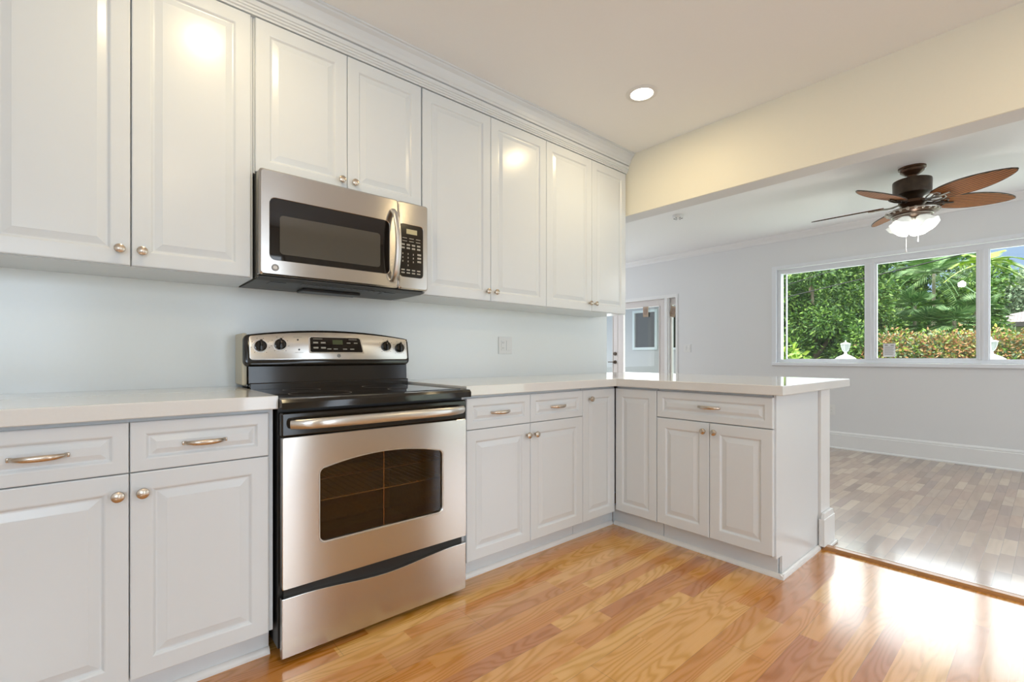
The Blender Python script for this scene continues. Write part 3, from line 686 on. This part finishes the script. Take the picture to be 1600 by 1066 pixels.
for x, z in ((.641, 1.131), (.645, 1.086)):
    tilt(MB().lathe([(.004, .014), (.004, .0165)], (x, YG, z), 14, 'y')).build('indicator_light', M['inkd'], cf)
    tilt(MB().box(x - .018, x + .018, YG - .0156, YG - .0149, z + (.012 if z > 1.1 else -.014), z + (.0135 if z > 1.1 else -.0125))).build('legend', M['ink'], cf)
for kx, kz in ((.487, 1.100), (.566, 1.108), (1.068, 1.108), (1.143, 1.100)):
    r_ = MB().lathe([(.029, .0148), (.029, .0165), (.026, .0165)], (kx, YG, kz), 32, 'y', False); tilt(r_).build('knob_dial', M['chrome'], cf)
    k = MB().lathe([(.024, .0155), (.023, .028), (.019, .031), (.001, .031)], (kx, YG, kz), 32, 'y')
    k.box(kx - .005, kx + .005, YG - .040, YG - .028, kz - .022, kz + .026, .003)
    kk = tilt(k).build('knob', M['black'], cf, 30)
    t_ = MB()
    for a in range(-140, 141, 40):
        px, pz = kx + .036 * math.sin(R(a)), kz + .036 * math.cos(R(a)); t_.box(px - .002, px + .002, YG - .0156, YG - .0149, pz - .001, pz + .001)
    tilt(t_).build('dial_marks', M['inkd'], cf)

# ------------------------------------------------------------------ ceiling fan
fan = thing('ceiling_fan', 'dark bronze ceiling fan with five woven leaf blades and lit glass shades', 'ceiling fan', (4.856, -1.687, CE))
MB().lathe([(.088, 0), (.088, -.012), (.078, -.018), (.075, -.035), (.048, -.058), (.03, -.065), (.028, -.085), (.014, -.09), (.001, -.09)], n=36).build('canopy', M['bronzel'], fan, 30)
MB().lathe([(.013, -.06), (.013, -.11)], n=16).build('downrod', M['bronze'], fan, 30)
MB().lathe([(.02, -.098), (.11, -.100), (.122, -.106), (.124, -.115), (.122, -.20), (.118, -.215), (.09, -.225), (.07, -.24), (.06, -.262), (.05, -.27)], n=44).build('motor_housing', M['bronze'], fan, 30)
hub = MB().lathe([(.05, -.262), (.085, -.268), (.09, -.29), (.075, -.305), (.06, -.315), (.05, -.335)], n=36).build('flywheel', M['bronzel'], fan, 30)
ring = MB().lathe([(.055, -.330), (.14, -.338), (.165, -.350), (.168, -.362), (.15, -.375), (.125, -.382), (.115, -.395), (.05, -.40)], n=44).build('light_kit_plate', M['bronzel'], fan, 30)
g = MB()
for i in range(22):
    a = 2 * PI * i / 22; cx, cy = .158 * math.cos(a), .158 * math.sin(a)
    g.lathe([(.001, -.372), (.012, -.366), (.016, -.356), (.012, -.348), (.001, -.343)], (cx, cy, 0), 8)
g.lathe([(.170, -.3525), (.174, -.356), (.172, -.361)], n=44, caps=False).lathe([(.126, -.385), (.132, -.388), (.128, -.393)], n=44, caps=False)
g.build('scroll_ornament', M['pewter'], ring, 60)
for k_, ang in enumerate((91, 163, 237, 309, 31)):
    n = 26; up_, lo_ = [], []
    r0, r1 = .190, .700
    bl = MB(); L1, L2 = [], []
    for i in range(n + 1):
        t_ = i / n; x = r0 + t_ * (r1 - r0)
        wdt = .104 * (math.sin(PI * min(1, (t_ * .86 + .14))) ** .62) * (1 - .12 * t_) + .002
        L1.append((x, wdt)); L2.append((x, -wdt))
    out = L1 + L2[::-1]
    bl.prism(out, 'z', -.004, .004, .0015)
    piv = Matrix.Rotation(R(ang), 4, 'Z') @ Matrix.Translation((0, 0, -.285)) @ Matrix.Rotation(R(-15), 4, 'X')
    o = bl.build('blade', M['wicker'], fan); o.matrix_local = piv
    rim = MB().tube([(x, y, 0) for x, y in out[1:-1]] , .0045, 6).build('blade_rim', M['bronze'], o, 60)
    ir = MB()
    for s in (-1, 1):
        ir.tube([(.085, s * .010, .0), (.12, s * .018, -.012), (.155, s * .045, -.012), (.19, s * .058, -.008), (.225, s * .045, -.008), (.235, s * .022, -.008), (.215, s * .010, -.008), (.195, s * .02, -.008)], .0055, 8)
        ir.tube([(.12, s * .018, -.012), (.15, s * .006, -.010), (.18, s * .022, -.009), (.205, s * .03, -.008)], .0045, 8)
    ir.tube([(.08, 0, .0), (.14, 0, -.012), (.26, 0, -.009), (.285, 0, -.007)], .007, 8)
    ir = ir.build('blade_iron', M['bronze' if k_ % 2 else 'pewter'], fan, 60); ir.matrix_local = piv
def tulip():
    m = MB(); n = 36; loops = []
    for j, (r_, z) in enumerate([(.020, 0), (.026, -.008), (.042, -.030), (.054, -.055), (.058, -.075), (.066, -.095), (.078, -.108)]):
        sc_ = j / 6
        loops.append([((r_ * (1 + .07 * sc_ * math.cos(6 * 2 * PI * i / n))) * math.cos(2 * PI * i / n), (r_ * (1 + .07 * sc_ * math.cos(6 * 2 * PI * i / n))) * math.sin(2 * PI * i / n), z + .004 * sc_ * math.cos(6 * 2 * PI * i / n)) for i in range(n)])
    return m.rings(loops, False)
for i in range(4):
    a = R(45 + 90 * i + 20)
    mtx = Matrix.Translation((.052 * math.cos(a), .052 * math.sin(a), -.408)) @ Matrix.Rotation(a, 4, 'Z') @ Matrix.Rotation(R(-38), 4, 'Y')
    o = tulip().build('glass_shade', M['shade'], fan, 60); o.matrix_local = mtx
    md_ = o.modifiers.new('thick', 'SOLIDIFY'); md_.thickness = .0025
    h = MB().lathe([(.016, .03), (.018, .01), (.024, .0), (.022, -.006)], n=20).build('shade_holder', M['pewter'], fan, 40); h.matrix_local = mtx
MB().lathe([(.03, -.398), (.034, -.41), (.026, -.43), (.012, -.44), (.014, -.45), (.004, -.456)], n=24).build('finial', M['pewter'], fan, 40)
for x, y, zl in ((-.045, .03, -.66), (.05, -.03, -.57)):
    MB().tube([(x, y, -.39), (x, y, zl)], .0016, 6).lathe([(.001, zl - .02), (.005, zl - .015), (.004, zl)], (x, y, 0), 10).build('pull_chain', M['white_pl'], fan)
light('fan_light', 'POINT', (4.856, -1.687, CE - .62), (0, 0, 0), 5, (1, .97, .90)).data.shadow_soft_size = .04

# ------------------------------------------------------------------ garden
GZ = -.35
tag(MB().box(FX + .2, 60, -30, 30, GZ - .1, GZ).build('lawn', M['grass']), 'green lawn outside the living room', 'lawn')['kind'] = 'structure'
def pymesh(name, V, F, m, parent=None):
    me = bpy.data.meshes.new(name); me.from_pydata(V, [], F); me.materials.append(m); o = bpy.data.objects.new(name, me); C.objects.link(o)
    if parent: o.parent = parent
    return o
def leaves(rng, blobs, n, size, aspect=.45, shell=.35, droop=0):
    V = []; F = []
    tot = sum(b[3] * b[4] for b in blobs)
    for (cx, cy, cz, rx, ry, rz) in [(b[0], b[1], b[2], b[3], b[4], b[5]) for b in blobs]:
        k = int(n * rx * ry / tot)
        for _ in range(k):
            d = Vector((rng.gauss(0, 1), rng.gauss(0, 1), rng.gauss(0, 1))).normalized(); r_ = 1 - shell * rng.random() ** 1.5
            p = Vector((cx + d.x * rx * r_, cy + d.y * ry * r_, cz + d.z * rz * r_)) + Vector((rng.gauss(0, .06), rng.gauss(0, .06), rng.gauss(0, .06)))
            s = size * (.6 + .8 * rng.random())
            t_ = (d * .8 + Vector((rng.gauss(0, .6), rng.gauss(0, .6), rng.gauss(0, .5) - droop))).normalized()
            u = t_.cross(Vector((rng.gauss(0, 1), rng.gauss(0, 1), rng.gauss(0, 1)))).normalized(); nn = t_.cross(u)
            i = len(V); w_ = s * aspect * .5
            V += [p, p + t_ * s * .5 + u * w_ - nn * s * .08, p + t_ * s, p + t_ * s * .5 - u * w_ - nn * s * .08]
            F += [(i, i + 1, i + 2), (i, i + 2, i + 3)]
    return V, F
def tree(label, x, y, blobs, n, size, m, trunk_r=.12, seed=1, droop=.2, name='tree', cat='tree', aspect=.45, trunk_m='trunk', group=None):
    rng = random.Random(seed); o = thing(name, label, cat, (x, y, GZ), 0, group)
    V, F = leaves(rng, blobs, n, size, aspect, .45, droop); pymesh('foliage', V, F, m, o)
    top = max(b[2] for b in blobs); t_ = MB()
    t_.tube([(0, 0, 0), (.05, .03, top * .35), (-.04, .08, top * .7), (.02, .1, top)], [trunk_r, trunk_r * .8, trunk_r * .6, trunk_r * .3], 8)
    for b in blobs[:6]:
        t_.tube([(0, .05, top * .4), (b[0] * .5, b[1] * .5, (top * .4 + b[2]) / 2 + .1), (b[0], b[1], b[2])], [trunk_r * .5, trunk_r * .3, trunk_r * .12], 6)
    t_.build('trunk', M[trunk_m], o, 60); return o
def blobset(rng, n, w, h0, h1, d, r_):
    return [(rng.uniform(-d, d), rng.uniform(-w, w), rng.uniform(h0, h1), r_ * rng.uniform(.7, 1.2), r_ * rng.uniform(.7, 1.2), r_ * rng.uniform(.6, 1)) for _ in range(n)]
rg_ = random.Random(5)
tree('dense dark green tree filling the left window light', 12.3, 1.15, blobset(rg_, 46, .95, .3, 3.4, .6, .30), 42000, .085, M['leaf_dark'], seed=2)
tree('bright green tree at the left mullion, top reaching over the palms', 13.9, .95, blobset(rg_, 40, .75, 1.6, 4.0, .5, .30), 30000, .095, M['leaf_mid'], seed=3)
tree('shady tree standing far left behind the other trees', 15.5, 3.4, blobset(rg_, 34, 1.3, .5, 4.2, .6, .5), 26000, .12, M['leaf_dark'], seed=4)
tree('tall leafy tree behind the palms', 18.2, .6, blobset(rg_, 46, 1.9, .6, 4.6, .7, .55), 42000, .13, M['leaf_mid'], seed=6)
tree('dark leafy tree behind the rust tipped hedge', 20.0, -.45, blobset(rg_, 26, .6, .6, 3.6, .6, .45), 22000, .13, M['leaf_dark'], seed=8)
tree('soft grey green tree beyond the tiled roof of the house', 35.0, -1.6, blobset(rg_, 30, 2.6, 2.2, 5.6, 1.0, .85), 26000, .22, M['leaf_grey'], seed=9)
tree('low bush with large yellow green leaves at the left window corner', 10.2, 1.08, [(0, 0, .9, .35, .42, .75), (0, .3, 1.0, .35, .35, .6), (.1, -.35, .7, .3, .3, .6)], 1700, .17, M['leaf_lime'], .03, 11, .5, 'shrub', 'shrub', .5)
def palm(label, x, y, h, nf, fl, seed, fan_=True, m='leaf_palm'):
    rng = random.Random(seed); o = thing('palm', label, 'palm', (x, y, GZ), 0, 'palms outside')
    MB().tube([(0, 0, 0), (.03, .02, h * .5), (0, 0, h)], [.055, .04, .035], 10).build('trunk', M['palm_trunk'], o, 60)
    for k in range(nf):
        a = 2 * PI * k / nf + rng.uniform(-.3, .3); el = rng.uniform(-.5, 1.1)
        d = Vector((math.cos(a) * math.cos(el), math.sin(a) * math.cos(el), math.sin(el))); side = d.cross(Vector((0, 0, 1))).normalized(); upv = side.cross(d)
        base = Vector((0, 0, h)); V = []; F = []
        if fan_:
            p1 = base + d * fl * .55; st_ = p1
            for j in range(20):
                b_ = R(-80 + 160 * j / 19); dd = (d * math.cos(b_) + side * math.sin(b_)).normalized(); e = dd.cross(upv).normalized() * .018; ll = fl * .75 * (.75 + .25 * math.cos(b_))
                i = len(V); V += [p1, p1 + dd * ll * .5 + e, p1 + dd * ll + Vector((0, 0, -.10 * ll)), p1 + dd * ll * .5 - e]; F.append((i, i + 1, i + 2, i + 3))
            V += [base, base + side * .012, p1 + side * .008, p1]; F.append((len(V) - 4, len(V) - 3, len(V) - 2, len(V) - 1))
        else:
            for j in range(26):
                t_ = .15 + .85 * j / 26; p = base + d * fl * t_ + Vector((0, 0, -.55 * fl * t_ * t_))
                for s in (-1, 1):
                    dd = (side * s * .8 + d * .55 + Vector((0, 0, -.35))).normalized(); e = d * .014; ll = fl * .38 * (1.1 - t_ * .7)
                    i = len(V); V += [p - e, p + e, p + dd * ll]; F.append((i, i + 1, i + 2))
                q = base + d * fl * (t_ + .04) + Vector((0, 0, -.55 * fl * (t_ + .04) ** 2)); i = len(V); V += [p + side * .01, p - side * .01, q - side * .008, q + side * .008]; F.append((i, i + 1, i + 2, i + 3))
        pymesh('frond', V, F, M[m], o)
    return o
palm('fan palm beside the mullion with fronds near the hedge top', 15.0, .30, 2.25, 28, .46, 21)
palm('fan palm in the middle of the window behind the hedge', 14.6, -.50, 2.15, 28, .44, 22)
palm('fan palm behind the right part of the hedge', 15.8, -1.2, 2.5, 28, .50, 23)
palm('small fan palm between the mullion palm and the middle palm', 15.6, -.1, 2.7, 28, .45, 26)
palm('fan palm near the right mullion with dense crown', 14.2, -.98, 2.2, 28, .42, 27)
palm('tall feathery palm crowning the middle window light', 16.5, -.35, 3.6, 22, 1.3, 24, False)
palm('feathery palm leaning into the right window light', 14.8, -1.42, 3.5, 12, .7, 25, False, 'leaf_lime')
# clipped hedge with rusty tips
rng = random.Random(31); hg = thing('hedge', 'clipped hedge with rust brown tips in front of the palms', 'hedge', (12.2, -.15, GZ))
bl_ = [(rng.uniform(-.1, .1), .25 - i * .27, .98 + rng.uniform(-.02, .02), .32, .3, .85) for i in range(15)]
V, F = leaves(rng, bl_, 24000, .075, .5, .4); pymesh('foliage', V, F, M['leaf_grey'], hg)
V, F = leaves(rng, [(b[0] - .03, b[1], b[2] + .08, b[3], b[4], b[5]) for b in bl_], 9000, .07, .5, .4); pymesh('bright_shoots', V, F, M['leaf_lime'], hg)
bl_ = [(-.15 + rng.uniform(-.1, .1), .1 - i * .25, 1.50 + rng.uniform(-.05, .05), .28, .28, .36) for i in range(14)]
V, F = leaves(rng, bl_, 9500, .062, .45, .5); pymesh('rusty_tips', V, F, M['leaf_rust'], hg)
k = MB()
for i in range(40):
    y = .4 - rng.random() * 4.2; k.tube([(0, y, 0), (rng.uniform(-.2, .1), y + rng.uniform(-.15, .15), 1.0), (rng.uniform(-.35, 0), y + rng.uniform(-.3, .3), 1.80)], [.014, .009, .005], 5)
k.build('branches', M['palm_trunk'], hg)
# post lanterns outside the sill
for i, (y) in enumerate((-.228, -1.875)):
    o = thing('garden_lantern', ['white urn shaped lantern on a post behind the left window light', 'white urn shaped lantern on a post behind the right window light'][i], 'lantern', (9.0, y, GZ + .045), 0, 'white post lanterns')
    MB().box(-.09, .09, -.09, .09, -.045, 1.30, .01).build('post', M['stucco'], o)
    MB().lathe([(.14, 1.30), (.14, 1.33), (.10, 1.36), (.05, 1.385), (.022, 1.40), (.018, 1.43), (.03, 1.445)], n=28).build('cap', M['stucco'], o, 40)
    MB().lathe([(.028, 1.445), (.042, 1.47), (.055, 1.52), (.06, 1.555)], n=24).build('lamp_glass', noisy(mat('frosted_lantern', (.62, .64, .66), .2), 20, .1, 0), o, 60)
    g = MB()
    for j in range(6):
        a = j * PI / 3; g.tube([(.030 * math.cos(a), .030 * math.sin(a), 1.445), (.046 * math.cos(a), .046 * math.sin(a), 1.47), (.060 * math.cos(a), .060 * math.sin(a), 1.52), (.064 * math.cos(a), .064 * math.sin(a), 1.56)], .005, 6)
    g.lathe([(.07, 1.557), (.068, 1.572), (.03, 1.585), (.01, 1.59), (.012, 1.605), (.001, 1.63)], n=24); g.build('cage', M['stucco'], o, 50)
# neighbour's house
hs = thing('house', 'neighbouring beige house with grey tiled roof beyond the hedge', 'house', (24, -6.0, GZ))
MB().box(0, 7, -5, 5.3, 0, 2.45).build('wall', M['beige'], hs)
MB().rings([[(-.5, -5.6, 2.60), (7.6, -5.6, 2.60), (7.6, 5.75, 2.60), (-.5, 5.75, 2.60)], [(3.4, -1.8, 3.75), (3.7, -1.8, 3.75), (3.7, 2.0, 3.75), (3.4, 2.0, 3.75)]]).build('roof', M['roof'], hs)
MB().box(-.55, 7.65, -5.65, 5.80, 2.44, 2.60).build('fascia', M['fascia'], hs)
# overhead cables
def cable(label, P0, P1, r_=.012, sag=.06):
    n = 24; pts = [tuple(Vector(P0).lerp(Vector(P1), i / n) - Vector((0, 0, sag * 4 * (i / n) * (1 - i / n)))) for i in range(n + 1)]
    tag(MB().tube(pts, r_, 6).build('overhead_cable', M['cable'], None, 60), label, 'cable', 'overhead cables')
cable('black overhead cable crossing all three window lights', (11, 4.0, 1.90), (11, -5.0, 3.45), .010, .03)
cable('thin overhead cable at the top right of the window', (11, 4.0, 2.02), (11, -5.0, 4.05), .007, .03)
# porch wall with a window outside the glazed doors
pw_ = MB(); PXW = 8.2
wy0, wy1, wz0, wz1 = 2.745, 3.215, 1.245, 1.95
pw_.box(PXW, PXW + .15, 1.75, wy0, GZ, 2.7).box(PXW, PXW + .15, wy1, 6.5, GZ, 2.7).box(PXW, PXW + .15, wy0, wy1, GZ, wz0).box(PXW, PXW + .15, wy0, wy1, wz1, 2.7)
tag(MB().box(FX + .26, 8.19, .9, 6.5, 2.6, 2.7).build('added_shade_slab', M['stucco']), 'added flat white slab over the glazed doors, shading the annex wall', 'shade slab')  # unseen slab added to keep the sun off the annex wall
po = thing('annex', 'white annex wall with a dark window seen through the glazed doors', 'building', (0, 0, 0))
pw_.build('wall', noisy(mat('annex_paint', (.60, .56, .58), .8), 60, .04, .2), po)
wf_ = MB().box(PXW - .03, PXW + .02, wy0 - .05, wy0, wz0 - .05, wz1 + .05).box(PXW - .03, PXW + .02, wy1, wy1 + .05, wz0 - .05, wz1 + .05).box(PXW - .03, PXW + .02, wy0, wy1, wz0 - .05, wz0).box(PXW - .03, PXW + .02, wy0, wy1, wz1, wz1 + .05)
wo_ = wf_.build('window', M['vinyl'], po); MB().box(PXW + .03, PXW + .04, wy0, wy1, wz0, wz1).build('pane', M['dimglass'], wo_)
wf_ = MB().box(PXW - .03, PXW + .02, 2.16, 2.20, 1.19, 1.95).box(PXW - .03, PXW + .02, 2.42, 2.46, 1.19, 1.95).box(PXW - .03, PXW + .02, 2.20, 2.42, 1.19, 1.23).box(PXW - .03, PXW + .02, 2.20, 2.42, 1.91, 1.95)
wo_ = wf_.build('window', M['vinyl'], po); MB().box(PXW - .02, PXW - .005, 2.20, 2.42, 1.23, 1.91).build('pane', M['dimglass'], wo_)
